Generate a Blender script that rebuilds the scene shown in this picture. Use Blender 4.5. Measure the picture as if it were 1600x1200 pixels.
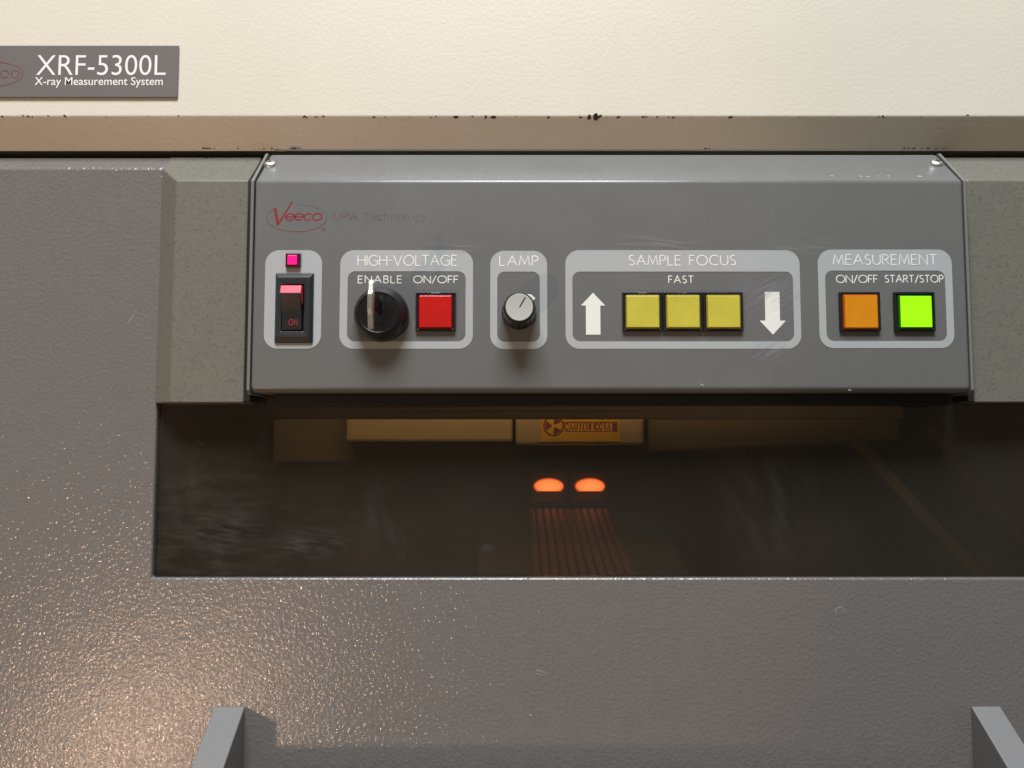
import bpy, bmesh, math, random
from mathutils import Vector, Matrix, noise as mnoise

for o in list(bpy.data.objects):
    bpy.data.objects.remove(o, do_unlink=True)
S = bpy.context.scene
COL = S.collection
R = math.radians
random.seed(7)

# ------------------------------------------------------------------ camera
CAM_D, PITCH, FPX = 0.37, R(3.7), 1200.0
cd = bpy.data.cameras.new('camera')
cd.sensor_width = 36.0
cd.lens = 36.0 * FPX / 1600.0
cd.clip_start, cd.clip_end = 0.01, 50.0
cam = bpy.data.objects.new('camera', cd)
COL.objects.link(cam)
cam.location = (0, -CAM_D, 0)
cam.rotation_euler = (math.pi / 2 + PITCH, 0, 0)
S.camera = cam
S.render.resolution_x, S.render.resolution_y = 1024, 768

# ------------------------------------------------------------------ room light
W = bpy.data.worlds.new('World'); S.world = W; W.use_nodes = True
bg = W.node_tree.nodes['Background']
bg.inputs[0].default_value = (1.0, 0.87, 0.65, 1)
bg.inputs[1].default_value = 0.135

def aim(o, target):
    d = Vector(target) - o.location
    o.rotation_euler = d.to_track_quat('-Z', 'Y').to_euler()

def area_light(name, loc, target, size, size_y, power, col):
    ld = bpy.data.lights.new(name, 'AREA'); ld.shape = 'RECTANGLE'
    ld.size, ld.size_y, ld.energy, ld.color = size, size_y, power, col
    o = bpy.data.objects.new(name, ld); COL.objects.link(o); o.location = loc; aim(o, target)
    return o

area_light('ceiling_light', (-0.06, -0.99, 1.79), (0, 0, 0.05), 1.05, 0.60, 66.0, (0.92, 0.968, 1.0))
sd = bpy.data.lights.new('desk_lamp_light', 'SPOT')
sd.energy, sd.color = 5.8, (1.0, 0.64, 0.42)
sd.spot_size, sd.spot_blend, sd.shadow_soft_size = R(60.5), 0.13, 0.028  # cone edge stands in for a shadow over the lip's right end
sl = bpy.data.objects.new('desk_lamp_light', sd); COL.objects.link(sl)
sl.location = (-0.45, -0.60, -0.39); aim(sl, (-0.31, 0.0, -0.13))

S.cycles.caustics_reflective = False
S.view_settings.view_transform = 'Standard'
S.view_settings.look = 'None'
S.view_settings.exposure = 0.0
S.view_settings.gamma = 1.0
S.view_settings.use_curve_mapping = False

# ------------------------------------------------------------------ measuring helpers (photo pixel -> place)
C0 = Vector((0, -CAM_D, 0))
FW = Vector((0, math.cos(PITCH), math.sin(PITCH)))
UP = Vector((0, -math.sin(PITCH), math.cos(PITCH)))
def ray(px, py):
    return FW * FPX + Vector((1, 0, 0)) * (px - 800) + UP * (600 - py)
def P(px, py, Y):
    d = ray(px, py)
    return C0 + d * ((Y + CAM_D) / d.y)
def PX(px, Y, py=600): return P(px, py, Y).x
def PZ(py, Y): return P(800, py, Y).z
def on_plane(px, py, p0, n):
    d = ray(px, py)
    return C0 + d * ((Vector(p0) - C0).dot(Vector(n)) / d.dot(Vector(n)))

# ------------------------------------------------------------------ materials
def srgb(r, g, b):
    f = lambda c: (c / 255 / 12.92) if c <= 10 else ((c / 255 + 0.055) / 1.055) ** 2.4
    return (f(r), f(g), f(b))

MATS = {}
def mat(name, col, rough=0.5, metal=0.0, spec=0.5, var=0.0, var_scale=60.0, bump=0.0, bump_scale=400.0, bump_detail=2.0,
        bump_range=None, speck=None, emit=None, emit_s=0.0, coat=0.0, rough_var=0.0, grime=0.0, coat_bump=None):
    m = bpy.data.materials.new(name); m.use_nodes = True
    nt = m.node_tree; N = nt.nodes; L = nt.links
    b = N['Principled BSDF']
    b.inputs['Base Color'].default_value = (*col, 1)
    b.inputs['Roughness'].default_value = rough
    b.inputs['Metallic'].default_value = metal
    b.inputs['Specular IOR Level'].default_value = spec
    b.inputs['Coat Weight'].default_value = coat
    b.inputs['Coat Roughness'].default_value = 0.15
    if emit:
        b.inputs['Emission Color'].default_value = (*emit, 1)
        b.inputs['Emission Strength'].default_value = emit_s
    tc = N.new('ShaderNodeTexCoord')
    def nz(scale, detail=3, rough_=0.5):
        n = N.new('ShaderNodeTexNoise'); n.inputs['Scale'].default_value = scale
        n.inputs['Detail'].default_value = detail; n.inputs['Roughness'].default_value = rough_
        L.new(tc.outputs['Object'], n.inputs['Vector']); return n
    def rng(src, a, b_, c, d):
        r = N.new('ShaderNodeMapRange'); r.inputs[1].default_value = a; r.inputs[2].default_value = b_
        r.inputs[3].default_value = c; r.inputs[4].default_value = d
        L.new(src, r.inputs[0]); return r.outputs[0]
    cur = None
    def mix(fac, a, bcol):
        x = N.new('ShaderNodeMix'); x.data_type = 'RGBA'
        L.new(fac, x.inputs[0])
        if a is None: x.inputs[6].default_value = (*col, 1)
        else: L.new(a, x.inputs[6])
        x.inputs[7].default_value = (*bcol, 1)
        return x.outputs[2]
    if var > 0:
        n = nz(var_scale, 4, 0.6)
        cur = mix(rng(n.outputs[0], 0.3, 0.7, 0, 1), cur, tuple(c * (1 - var) for c in col))
        n2 = nz(var_scale * 0.17, 2)
        cur = mix(rng(n2.outputs[0], 0.35, 0.65, 0, 0.3), cur, (min(1, col[0] * (1 + var * 0.5)), col[1], col[2] * (1 - var * 0.2)))
    if speck:                                   # (colour, scale, threshold)
        n = nz(speck[1], 2)
        cur = mix(rng(n.outputs[0], speck[2], speck[2] + 0.08, 0, speck[3] if len(speck) > 3 else 0.8), cur, speck[0])
    if grime > 0:
        n = nz(28.0, 6, 0.7); g = nz(9.0, 3)
        mm = N.new('ShaderNodeMath'); mm.operation = 'MULTIPLY'
        L.new(rng(n.outputs[0], 0.48, 0.75, 0, 1), mm.inputs[0]); L.new(rng(g.outputs[0], 0.45, 0.65, 0, grime), mm.inputs[1])
        cur = mix(mm.outputs[0], cur, tuple(min(1, c * 1.6 + 0.05) for c in col))
    if cur is not None: L.new(cur, b.inputs['Base Color'])
    if rough_var > 0:
        n = nz(35.0, 5, 0.65)
        L.new(rng(n.outputs[0], 0.3, 0.7, rough - rough_var, rough + rough_var), b.inputs['Roughness'])
    if bump > 0:
        n = nz(bump_scale, bump_detail)
        h = n.outputs[0]
        if bump_range: h = rng(h, bump_range[0], bump_range[1], 0, 1)
        bn = N.new('ShaderNodeBump'); bn.inputs['Strength'].default_value = 1.0
        bn.inputs['Distance'].default_value = bump
        L.new(h, bn.inputs['Height']); L.new(bn.outputs[0], b.inputs['Normal'])
    if coat_bump:
        n = nz(coat_bump[1], 1.0)
        bn = N.new('ShaderNodeBump'); bn.inputs['Strength'].default_value = 1.0; bn.inputs['Distance'].default_value = coat_bump[0]
        L.new(rng(n.outputs[0], 0.15, 0.85, 0, 1), bn.inputs['Height']); L.new(bn.outputs[0], b.inputs['Coat Normal'])
        b.inputs['Coat Roughness'].default_value = coat_bump[2]
    MATS[name] = m
    return m

GREY = (0.190, 0.183, 0.176)
mat('cream_paint', (0.79, 0.727, 0.62), 0.42, var=0.05, var_scale=14, bump=0.000045, bump_scale=520, bump_detail=2, bump_range=(0.42, 0.80))
mat('chipped_steel', (0.045, 0.033, 0.022), 0.7)
mat('door_paint', (0.185, 0.172, 0.165), 0.30, spec=0.55, var=0.17, var_scale=800, bump=0.00011, bump_scale=560, bump_detail=2.0, bump_range=(0.42, 0.78), rough_var=0.04, coat=0.75, coat_bump=(0.00046, 520, 0.18))
mat('shoulder_paint', (0.187, 0.179, 0.151), 0.40, spec=0.45, var=0.14, var_scale=900, bump=0.00010, bump_scale=800, bump_detail=3,
    speck=((0.12, 0.12, 0.098), 700, 0.58, 0.65))
mat('panel_paint', (0.172, 0.172, 0.170), 0.29, spec=0.5, var=0.035, var_scale=22, bump=0.000012, bump_scale=1500, rough_var=0.06, grime=0.24)
mat('tray_paint', (0.20, 0.195, 0.185), 0.4, spec=0.5)
mat('print_light_grey', (0.45, 0.462, 0.47), 0.38, var=0.05, var_scale=40, rough_var=0.06)
mat('print_white', (0.88, 0.865, 0.80), 0.45)
mat('handle_paint', (0.205, 0.20, 0.202), 0.38, var=0.04, var_scale=200, bump=0.00003, bump_scale=700)
mat('plate_grey', (0.175, 0.155, 0.150), 0.4, var=0.04, var_scale=60)
mat('plate_letter', (0.92, 0.87, 0.84), 0.45)
mat('black_plastic', (0.012, 0.013, 0.015), 0.38, var=0.2, var_scale=150, bump=0.00003, bump_scale=900)
mat('black_gloss', (0.010, 0.010, 0.011), 0.22)
mat('switch_bezel', (0.022, 0.025, 0.030), 0.42, bump=0.00002, bump_scale=900)
mat('gap_black', (0.010, 0.009, 0.008), 0.7)
mat('slot_black', (0.003, 0.003, 0.003), 0.8)
mat('rocker_black', (0.010, 0.009, 0.009), 0.48)
mat('rocker_red', srgb(222, 74, 92), 0.4)
mat('rocker_print', (0.34, 0.035, 0.045), 0.5)
mat('rocker_print_worn', (0.09, 0.016, 0.018), 0.5)
mat('cap_red', (0.60, 0.010, 0.008), 0.28, coat=0.3, var=0.22, var_scale=80)  # cap mottling puts uneven backlight into the colour
mat('cap_red_edge', (0.26, 0.006, 0.012), 0.25)
mat('cap_yellow', (0.63, 0.55, 0.065), 0.35, coat=0.2, var=0.14, var_scale=110)
mat('cap_yellow_edge', (0.34, 0.25, 0.03), 0.25)
mat('cap_amber', (0.60, 0.22, 0.006), 0.3, emit=(1, 0.36, 0.006), emit_s=0.16, coat=0.2, var=0.16, var_scale=110)
mat('cap_amber_edge', (0.40, 0.075, 0.006), 0.25, emit=(1, 0.12, 0.0), emit_s=0.05)
mat('cap_green', (0.10, 0.28, 0.005), 0.35, emit=(0.36, 1.0, 0.0), emit_s=0.92)
mat('cap_green_edge', (0.02, 0.12, 0.004), 0.25, emit=(0.06, 0.5, 0.0), emit_s=0.05)
mat('led_pink', (0.5, 0.01, 0.1), 0.35, emit=(1.0, 0.0, 0.21), emit_s=0.95)
mat('led_edge', (0.05, 0.006, 0.014), 0.3)
mat('nickel', (0.95, 0.93, 0.86), 0.30, metal=1.0, bump=0.00008, bump_scale=700, rough_var=0.08)
mat('dark_metal', (0.035, 0.033, 0.03), 0.55, metal=1.0)  # key blade's dark reflection put into the metal colour
mat('steel_screw', (0.75, 0.74, 0.72), 0.42, metal=1.0)
mat('knob_cap', (0.50, 0.50, 0.47), 0.36, metal=0.0, bump=0.00001, bump_scale=1500)
mat('scratch', (0.36, 0.35, 0.32), 0.6)
mat('chamber_dark', (0.030, 0.025, 0.021), 0.5, var=0.3, var_scale=20)
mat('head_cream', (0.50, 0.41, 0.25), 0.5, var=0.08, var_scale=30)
mat('head_shaded', (0.16, 0.135, 0.095), 0.55, var=0.1, var_scale=30)  # copy of the head cream with shade put into the colour
mat('label_yellow', (0.85, 0.50, 0.03), 0.5)
mat('label_magenta', (0.26, 0.055, 0.085), 0.5)
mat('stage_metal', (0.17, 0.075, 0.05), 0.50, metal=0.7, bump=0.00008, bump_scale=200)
mat('band_paint', (0.36, 0.33, 0.24), 0.5)
mat('lamp_glow', (0.9, 0.3, 0.06), 0.5, emit=(1.0, 0.27, 0.075), emit_s=2.7)
mat('lamp_halo', (0.4, 0.08, 0.02), 0.5, emit=(1.0, 0.16, 0.02), emit_s=0.40)
mat('socket_brown', (0.16, 0.09, 0.06), 0.6)
def lamp_core(m):
    # a lamp behind a diffuser: hottest over the bulb, redder towards the edge
    nt = m.node_tree; N = nt.nodes; L = nt.links; b = N['Principled BSDF']
    tc = N.new('ShaderNodeTexCoord'); mp = N.new('ShaderNodeMapping'); mp.inputs['Location'].default_value = (-0.5, 0, -0.40)
    L.new(tc.outputs['Generated'], mp.inputs[0])
    mp2 = N.new('ShaderNodeMapping'); mp2.inputs['Scale'].default_value = (1.55, 0, 1.35); L.new(mp.outputs[0], mp2.inputs[0])
    g = N.new('ShaderNodeTexGradient'); g.gradient_type = 'SPHERICAL'; L.new(mp2.outputs[0], g.inputs[0])
    cr = N.new('ShaderNodeValToRGB'); L.new(g.outputs['Fac'], cr.inputs[0])
    e = cr.color_ramp.elements
    e[0].position = 0.08; e[0].color = (0.45, 0.06, 0.010, 1); e[1].position = 0.42; e[1].color = (1.0, 0.27, 0.075, 1)
    x = cr.color_ramp.elements.new(0.85); x.color = (1.0, 0.34, 0.11, 1)
    L.new(cr.outputs[0], b.inputs['Emission Color'])
mat('broad_band_paint', (0.26, 0.24, 0.18), 0.6, var=0.15, var_scale=25)
mat('strip_band_grey', (0.20, 0.185, 0.16), 0.5)

lamp_core(MATS['lamp_glow'])

def fade_mat(name, col, x0, x1, a0, a1, wear):
    """old screen print: worn through to the paint, more and more along x"""
    m = bpy.data.materials.new(name); m.use_nodes = True
    nt = m.node_tree; N = nt.nodes; L = nt.links
    b = N['Principled BSDF']; b.inputs['Base Color'].default_value = (*col, 1); b.inputs['Roughness'].default_value = 0.45
    tc = N.new('ShaderNodeTexCoord'); sep = N.new('ShaderNodeSeparateXYZ'); L.new(tc.outputs['Object'], sep.inputs[0])
    r = N.new('ShaderNodeMapRange'); L.new(sep.outputs[0], r.inputs[0])
    for i, v in enumerate((x0, x1, a0, a1)): r.inputs[i + 1].default_value = v
    n = N.new('ShaderNodeTexNoise'); n.inputs['Scale'].default_value = 260; n.inputs['Detail'].default_value = 4
    L.new(tc.outputs['Object'], n.inputs['Vector'])
    r2 = N.new('ShaderNodeMapRange'); L.new(n.outputs[0], r2.inputs[0])
    r2.inputs[1].default_value = 0.35; r2.inputs[2].default_value = 0.65; r2.inputs[3].default_value = 1 - wear; r2.inputs[4].default_value = 1.0
    mu = N.new('ShaderNodeMath'); mu.operation = 'MULTIPLY'; L.new(r.outputs[0], mu.inputs[0]); L.new(r2.outputs[0], mu.inputs[1])
    L.new(mu.outputs[0], b.inputs['Alpha'])
    MATS[name] = m

def glass_mat():
    m = bpy.data.materials.new('smoked_glass'); m.use_nodes = True
    nt = m.node_tree; N = nt.nodes; L = nt.links
    for n in list(N): N.remove(n)
    out = N.new('ShaderNodeOutputMaterial')
    tr = N.new('ShaderNodeBsdfTransparent'); tr.inputs[0].default_value = (0.68, 0.61, 0.53, 1)
    gl = N.new('ShaderNodeBsdfGlossy'); gl.inputs['Roughness'].default_value = 0.03
    fr = N.new('ShaderNodeFresnel'); fr.inputs[0].default_value = 1.45
    m1 = N.new('ShaderNodeMixShader'); L.new(fr.outputs[0], m1.inputs[0]); L.new(tr.outputs[0], m1.inputs[1]); L.new(gl.outputs[0], m1.inputs[2])
    df = N.new('ShaderNodeBsdfDiffuse'); df.inputs[0].default_value = (0.58, 0.49, 0.39, 1)
    tc = N.new('ShaderNodeTexCoord')
    mp = N.new('ShaderNodeMapping'); mp.inputs['Scale'].default_value = (60, 60, 210); mp.inputs['Rotation'].default_value = (0, R(-8), 0)
    L.new(tc.outputs['Object'], mp.inputs[0])
    n = N.new('ShaderNodeTexNoise'); n.inputs['Scale'].default_value = 1.0; n.inputs['Detail'].default_value = 7; n.inputs['Roughness'].default_value = 0.62
    n.inputs['Distortion'].default_value = 0.25
    L.new(mp.outputs[0], n.inputs['Vector'])
    r = N.new('ShaderNodeMapRange'); L.new(n.outputs[0], r.inputs[0])
    r.inputs[1].default_value = 0.42; r.inputs[2].default_value = 0.85; r.inputs[3].default_value = 0.0; r.inputs[4].default_value = 0.065
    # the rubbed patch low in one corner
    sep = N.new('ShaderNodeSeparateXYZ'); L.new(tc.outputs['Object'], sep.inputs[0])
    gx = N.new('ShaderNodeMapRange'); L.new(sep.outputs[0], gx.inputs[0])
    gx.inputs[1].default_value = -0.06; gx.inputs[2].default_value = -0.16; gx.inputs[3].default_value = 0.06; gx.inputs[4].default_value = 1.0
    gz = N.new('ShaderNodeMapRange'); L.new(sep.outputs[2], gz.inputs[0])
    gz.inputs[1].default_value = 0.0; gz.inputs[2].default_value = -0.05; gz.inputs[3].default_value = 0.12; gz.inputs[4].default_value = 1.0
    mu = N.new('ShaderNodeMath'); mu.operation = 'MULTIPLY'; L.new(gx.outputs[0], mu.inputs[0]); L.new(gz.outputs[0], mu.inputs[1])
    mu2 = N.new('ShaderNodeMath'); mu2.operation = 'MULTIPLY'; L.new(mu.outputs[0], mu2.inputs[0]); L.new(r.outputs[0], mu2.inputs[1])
    # dust motes over an uneven haze painted in for room reflection
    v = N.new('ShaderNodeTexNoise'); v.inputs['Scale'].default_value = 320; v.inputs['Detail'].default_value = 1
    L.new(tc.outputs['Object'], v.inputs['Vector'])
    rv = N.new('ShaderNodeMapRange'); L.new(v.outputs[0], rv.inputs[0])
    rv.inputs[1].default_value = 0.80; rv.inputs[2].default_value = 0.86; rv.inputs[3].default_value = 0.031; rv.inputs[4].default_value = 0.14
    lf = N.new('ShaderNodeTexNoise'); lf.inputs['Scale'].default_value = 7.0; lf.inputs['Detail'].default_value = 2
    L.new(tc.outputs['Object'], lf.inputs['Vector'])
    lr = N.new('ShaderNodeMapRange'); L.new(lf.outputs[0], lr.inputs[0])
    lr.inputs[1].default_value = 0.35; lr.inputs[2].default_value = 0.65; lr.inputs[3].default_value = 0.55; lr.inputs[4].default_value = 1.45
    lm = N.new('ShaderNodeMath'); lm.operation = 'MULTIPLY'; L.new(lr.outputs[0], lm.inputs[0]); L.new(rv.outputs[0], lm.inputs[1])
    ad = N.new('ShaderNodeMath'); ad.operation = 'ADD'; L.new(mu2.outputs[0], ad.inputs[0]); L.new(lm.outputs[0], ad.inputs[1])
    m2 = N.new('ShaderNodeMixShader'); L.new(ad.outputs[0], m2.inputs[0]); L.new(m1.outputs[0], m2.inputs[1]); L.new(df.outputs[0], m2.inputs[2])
    L.new(m2.outputs[0], out.inputs[0])
    MATS['smoked_glass'] = m
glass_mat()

def smear_sheen_mat(name, stretch, rot, alpha):
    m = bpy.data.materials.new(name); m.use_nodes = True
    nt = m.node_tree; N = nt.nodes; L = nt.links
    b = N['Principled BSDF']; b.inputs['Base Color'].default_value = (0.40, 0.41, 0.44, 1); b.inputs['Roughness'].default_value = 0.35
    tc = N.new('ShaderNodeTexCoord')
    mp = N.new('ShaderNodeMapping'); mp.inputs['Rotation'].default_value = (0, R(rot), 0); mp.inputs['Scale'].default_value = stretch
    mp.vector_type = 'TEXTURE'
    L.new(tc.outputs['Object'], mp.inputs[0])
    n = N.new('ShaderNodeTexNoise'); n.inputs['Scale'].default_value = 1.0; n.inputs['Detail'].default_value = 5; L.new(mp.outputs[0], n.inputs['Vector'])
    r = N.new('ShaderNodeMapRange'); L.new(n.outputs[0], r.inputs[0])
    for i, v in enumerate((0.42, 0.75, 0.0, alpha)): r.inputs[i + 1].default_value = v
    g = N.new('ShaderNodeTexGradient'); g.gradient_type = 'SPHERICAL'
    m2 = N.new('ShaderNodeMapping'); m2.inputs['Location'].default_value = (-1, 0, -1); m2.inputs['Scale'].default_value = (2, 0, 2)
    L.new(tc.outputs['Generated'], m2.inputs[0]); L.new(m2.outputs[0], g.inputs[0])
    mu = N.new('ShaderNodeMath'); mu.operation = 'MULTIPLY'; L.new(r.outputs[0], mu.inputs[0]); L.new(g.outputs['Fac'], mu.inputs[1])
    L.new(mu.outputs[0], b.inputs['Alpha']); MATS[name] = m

# ------------------------------------------------------------------ object helpers
def link_mesh(name, me, m, parent=None, bevel=0.0, seg=2, smooth=False, angle=35):
    if not me.materials: me.materials.append(MATS[m])
    o = bpy.data.objects.new(name, me); COL.objects.link(o)
    if parent is not None: o.parent = parent
    if smooth:
        for p in me.polygons: p.use_smooth = True
    if bevel > 0:
        b = o.modifiers.new('bevel', 'BEVEL'); b.width = bevel; b.segments = seg; b.limit_method = 'ANGLE'; b.angle_limit = R(angle)
        b.harden_normals = False
    return o

def from_bm(name, bm, m, parent=None, recalc=True, **k):
    if recalc: bmesh.ops.recalc_face_normals(bm, faces=bm.faces)
    me = bpy.data.meshes.new(name); bm.to_mesh(me); bm.free()
    return link_mesh(name, me, m, parent, **k)

def box_bm(x0, x1, y0, y1, z0, z1, bm=None):
    bm = bm or bmesh.new()
    v = [bm.verts.new((x, y, z)) for x in (x0, x1) for y in (y0, y1) for z in (z0, z1)]
    for f in ((0, 1, 3, 2), (4, 6, 7, 5), (0, 4, 5, 1), (2, 3, 7, 6), (0, 2, 6, 4), (1, 5, 7, 3)):
        bm.faces.new([v[i] for i in f])
    return bm

def box(name, x0, x1, y0, y1, z0, z1, m, parent=None, bevel=0.0004, **k):
    return from_bm(name, box_bm(x0, x1, y0, y1, z0, z1), m, parent, bevel=bevel, **k)

def extrude_x(name, prof, x0, x1, m, parent=None, **k):
    """profile of (y, z) points swept along x"""
    bm = bmesh.new()
    a = [bm.verts.new((x0, y, z)) for y, z in prof]
    b = [bm.verts.new((x1, y, z)) for y, z in prof]
    bm.faces.new(a); bm.faces.new(b[::-1])
    n = len(prof)
    for i in range(n):
        bm.faces.new((a[i], b[i], b[(i + 1) % n], a[(i + 1) % n]))
    return from_bm(name, bm, m, parent, **k)

def extrude_y(name, poly, y0, y1, m, parent=None, **k):
    """outline of (x, z) points given depth along y"""
    bm = bmesh.new()
    a = [bm.verts.new((x, y0, z)) for x, z in poly]
    b = [bm.verts.new((x, y1, z)) for x, z in poly]
    bm.faces.new(a); bm.faces.new(b[::-1])
    n = len(poly)
    for i in range(n):
        bm.faces.new((a[i], b[i], b[(i + 1) % n], a[(i + 1) % n]))
    return from_bm(name, bm, m, parent, **k)

def lathe_y(name, prof, cx, cz, y0, m, parent=None, n=64, flute=None, **k):
    """(radius, height towards the viewer) turned about an axis along y"""
    bm = bmesh.new(); rings = []
    for r, h in prof:
        if r < 1e-7:
            rings.append([bm.verts.new((cx, y0 - h, cz))]); continue
        ring = []
        for i in range(n):
            a = 2 * math.pi * i / n
            rr = r
            if flute and flute[0] <= h <= flute[1]: rr = r * (1 - flute[3] * (0.5 + 0.5 * math.cos(a * flute[2])))
            ring.append(bm.verts.new((cx + rr * math.sin(a), y0 - h, cz + rr * math.cos(a))))
        rings.append(ring)
    for A, B in zip(rings, rings[1:]):
        if len(A) == 1 and len(B) == 1: continue
        for i in range(n):
            j = (i + 1) % n
            if len(B) == 1: bm.faces.new((A[i], A[j], B[0]))
            elif len(A) == 1: bm.faces.new((A[0], B[j], B[i]))
            else: bm.faces.new((A[i], A[j], B[j], B[i]))
    o = from_bm(name, bm, m, parent, smooth=True, **k)
    return o

def auto_smooth(o, ang=30):
    for p in o.data.polygons: p.use_smooth = True
    o.data.set_sharp_from_angle(angle=R(ang))
    return o

def rrect(x0, x1, z0, z1, r, n=10):
    pts = []
    for cx, cz, a0 in ((x1 - r, z1 - r, 0), (x0 + r, z1 - r, 90), (x0 + r, z0 + r, 180), (x1 - r, z0 + r, 270)):
        for i in range(n + 1):
            a = R(a0 + 90 * i / n)
            pts.append((cx + r * math.cos(a), cz + r * math.sin(a)))
    return pts

def ring_plate(name, outer, inner, yb, yf, m, parent, **k):
    """flat frame between two outlines of equal count; yf is its front"""
    bm = bmesh.new(); n = len(outer)
    of = [bm.verts.new((x, yf, z)) for x, z in outer]; ob = [bm.verts.new((x, yb, z)) for x, z in outer]
    inf = [bm.verts.new((x, yf, z)) for x, z in inner]; inb = [bm.verts.new((x, yb, z)) for x, z in inner]
    for i in range(n):
        j = (i + 1) % n
        bm.faces.new((of[i], of[j], inf[j], inf[i])); bm.faces.new((ob[i], ob[j], of[j], of[i]))
        bm.faces.new((inf[i], inf[j], inb[j], inb[i]))
    return from_bm(name, bm, m, parent, **k)

def thing(name, label, cat, group=None, kind=None, loc=(0, 0, 0)):
    o = bpy.data.objects.new(name, None); COL.objects.link(o); o.location = loc
    o.empty_display_size = 0.01
    tag(o, label, cat, group, kind); return o
def tag(o, label, cat, group=None, kind=None):
    o['label'] = label; o['category'] = cat
    if group: o['group'] = group
    if kind: o['kind'] = kind
    return o

# ------------------------------------------------------------------ drawn lettering (single-stroke caps)
def arc(cx, cy, rx, ry, a0, a1, n=18):
    return [(cx + rx * math.cos(R(a0 + (a1 - a0) * i / n)), cy + ry * math.sin(R(a0 + (a1 - a0) * i / n))) for i in range(n + 1)]
GL = {
 'H': (0.74, [[(0, 0), (0, 1)], [(0.74, 0), (0.74, 1)], [(0, .52), (0.74, .52)]]),
 'I': (0.0, [[(0, 0), (0, 1)]]),
 'G': (0.90, [arc(.50, .5, .50, .5, 48, 322, 26) + [(.90, .46), (.56, .46)]]),
 'V': (0.84, [[(0, 1), (.42, 0), (.84, 1)]]),
 'O': (1.02, [arc(.51, .5, .51, .5, 0, 360, 34)]),
 'L': (0.48, [[(0, 1), (0, 0), (.48, 0)]]),
 'T': (0.66, [[(0, 1), (.66, 1)], [(.33, 1), (.33, 0)]]),
 'A': (0.86, [[(0, 0), (.43, 1), (.86, 0)], [(.16, .36), (.70, .36)]]),
 'E': (0.52, [[(.52, 1), (0, 1), (0, 0), (.52, 0)], [(0, .53), (.47, .53)]]),
 'F': (0.48, [[(.48, 1), (0, 1), (0, 0)], [(0, .50), (.43, .50)]]),
 'N': (0.76, [[(0, 0), (0, 1), (.76, 0), (.76, 1)]]),
 'B': (0.54, [[(0, 0), (0, 1), (.26, 1)] + arc(.26, .77, .22, .23, 90, -90, 12) + [(0, .54)], [(.26, .54)] + arc(.28, .27, .26, .27, 90, -90, 12) + [(0, 0)]]),
 'M': (0.96, [[(0, 0), (.13, 1), (.48, .12), (.83, 1), (.96, 0)]]),
 'P': (0.54, [[(0, 0), (0, 1), (.26, 1)] + arc(.26, .74, .28, .26, 90, -90, 12) + [(0, .48)]]),
 'R': (0.60, [[(0, 0), (0, 1), (.26, 1)] + arc(.26, .75, .27, .25, 90, -90, 12) + [(0, .50)], [(.24, .50), (.60, 0)]]),
 'S': (0.52, [arc(.27, .755, .23, .245, 40, 262, 14) + arc(.26, .255, .26, .255, 84, -145, 14)]),
 'U': (0.72, [[(0, 1), (0, .36)] + arc(.36, .36, .36, .36, 180, 360, 16) + [(.72, 1)]]),
 'C': (0.84, [arc(.50, .5, .50, .5, 47, 313, 26)]),
 '/': (0.46, [[(0, -.08), (.46, 1.06)]]),
 '-': (0.30, [[(0, .50), (.30, .50)]]),
 ' ': (0.42, []),
 'e': (0.62, [[(.03, .30), (.60, .30)] + arc(.32, .30, .30, .30, 0, 320, 20)]),
 'c': (0.56, [arc(.32, .30, .30, .30, 45, 315, 18)]),
 'o': (0.64, [arc(.32, .30, .31, .30, 0, 360, 22)]),
}
def sweep(bm, pts, y, wd, h, wd1=None):
    """flat ink stroke with a slightly raised top, lying in the xz plane"""
    closed = (Vector(pts[0]) - Vector(pts[-1])).length < wd * 0.2 and len(pts) > 3
    if closed: pts = pts[:-1]
    n = len(pts); rows = []
    for i, p in enumerate(pts):
        p = Vector(p)
        a = Vector(pts[(i - 1) % n]) if (closed or i > 0) else None
        b = Vector(pts[(i + 1) % n]) if (closed or i < n - 1) else None
        d1 = (p - a).normalized() if a is not None else None
        d2 = (b - p).normalized() if b is not None else None
        if d1 is None: d1 = d2
        if d2 is None: d2 = d1
        n1 = Vector((-d1.y, d1.x)); n2 = Vector((-d2.y, d2.x))
        m_ = n1 + n2
        if m_.length < 1e-6: m_ = n1.copy()
        m_.normalize()
        sc = 1.0 / max(0.42, m_.dot(n1))
        w_ = (wd if wd1 is None else wd + (wd1 - wd) * i / max(1, n - 1)) * 0.5 * sc
        row = []
        for k_, hh in ((-1, 0), (-.8, h), (.8, h), (1, 0)):
            q = p + m_ * (w_ * k_); row.append(bm.verts.new((q.x, y - hh, q.y)))
        rows.append(row)
    rng_ = range(n if closed else n - 1)
    for i in rng_:
        A, B = rows[i], rows[(i + 1) % n]
        for k_ in range(3): bm.faces.new((A[k_], A[k_ + 1], B[k_ + 1], B[k_]))
    if not closed:
        bm.faces.new(rows[0]); bm.faces.new(rows[-1][::-1])
def write(name, text, x0, x1, z0, z1, y, wd, m, parent, gap=0.20, h=0.00008, slant=0.0):
    tot = 0; lay = []
    for i, ch in enumerate(text):
        w_, st = GL[ch]; lay.append((tot, st)); tot += w_ + (gap if i < len(text) - 1 else 0)
    sx = (x1 - x0 - wd) / tot; sz = z1 - z0 - wd
    bm = bmesh.new(); k_ = 0
    for off, st in lay:
        for s in st:
            k_ += 1
            sweep(bm, [(x0 + wd / 2 + (off + px) * sx + slant * pz * sz, z0 + wd / 2 + pz * sz) for px, pz in s], y, wd, h * (1 + 0.11 * (k_ % 5)))
    return from_bm(name, bm, m, parent)
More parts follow.
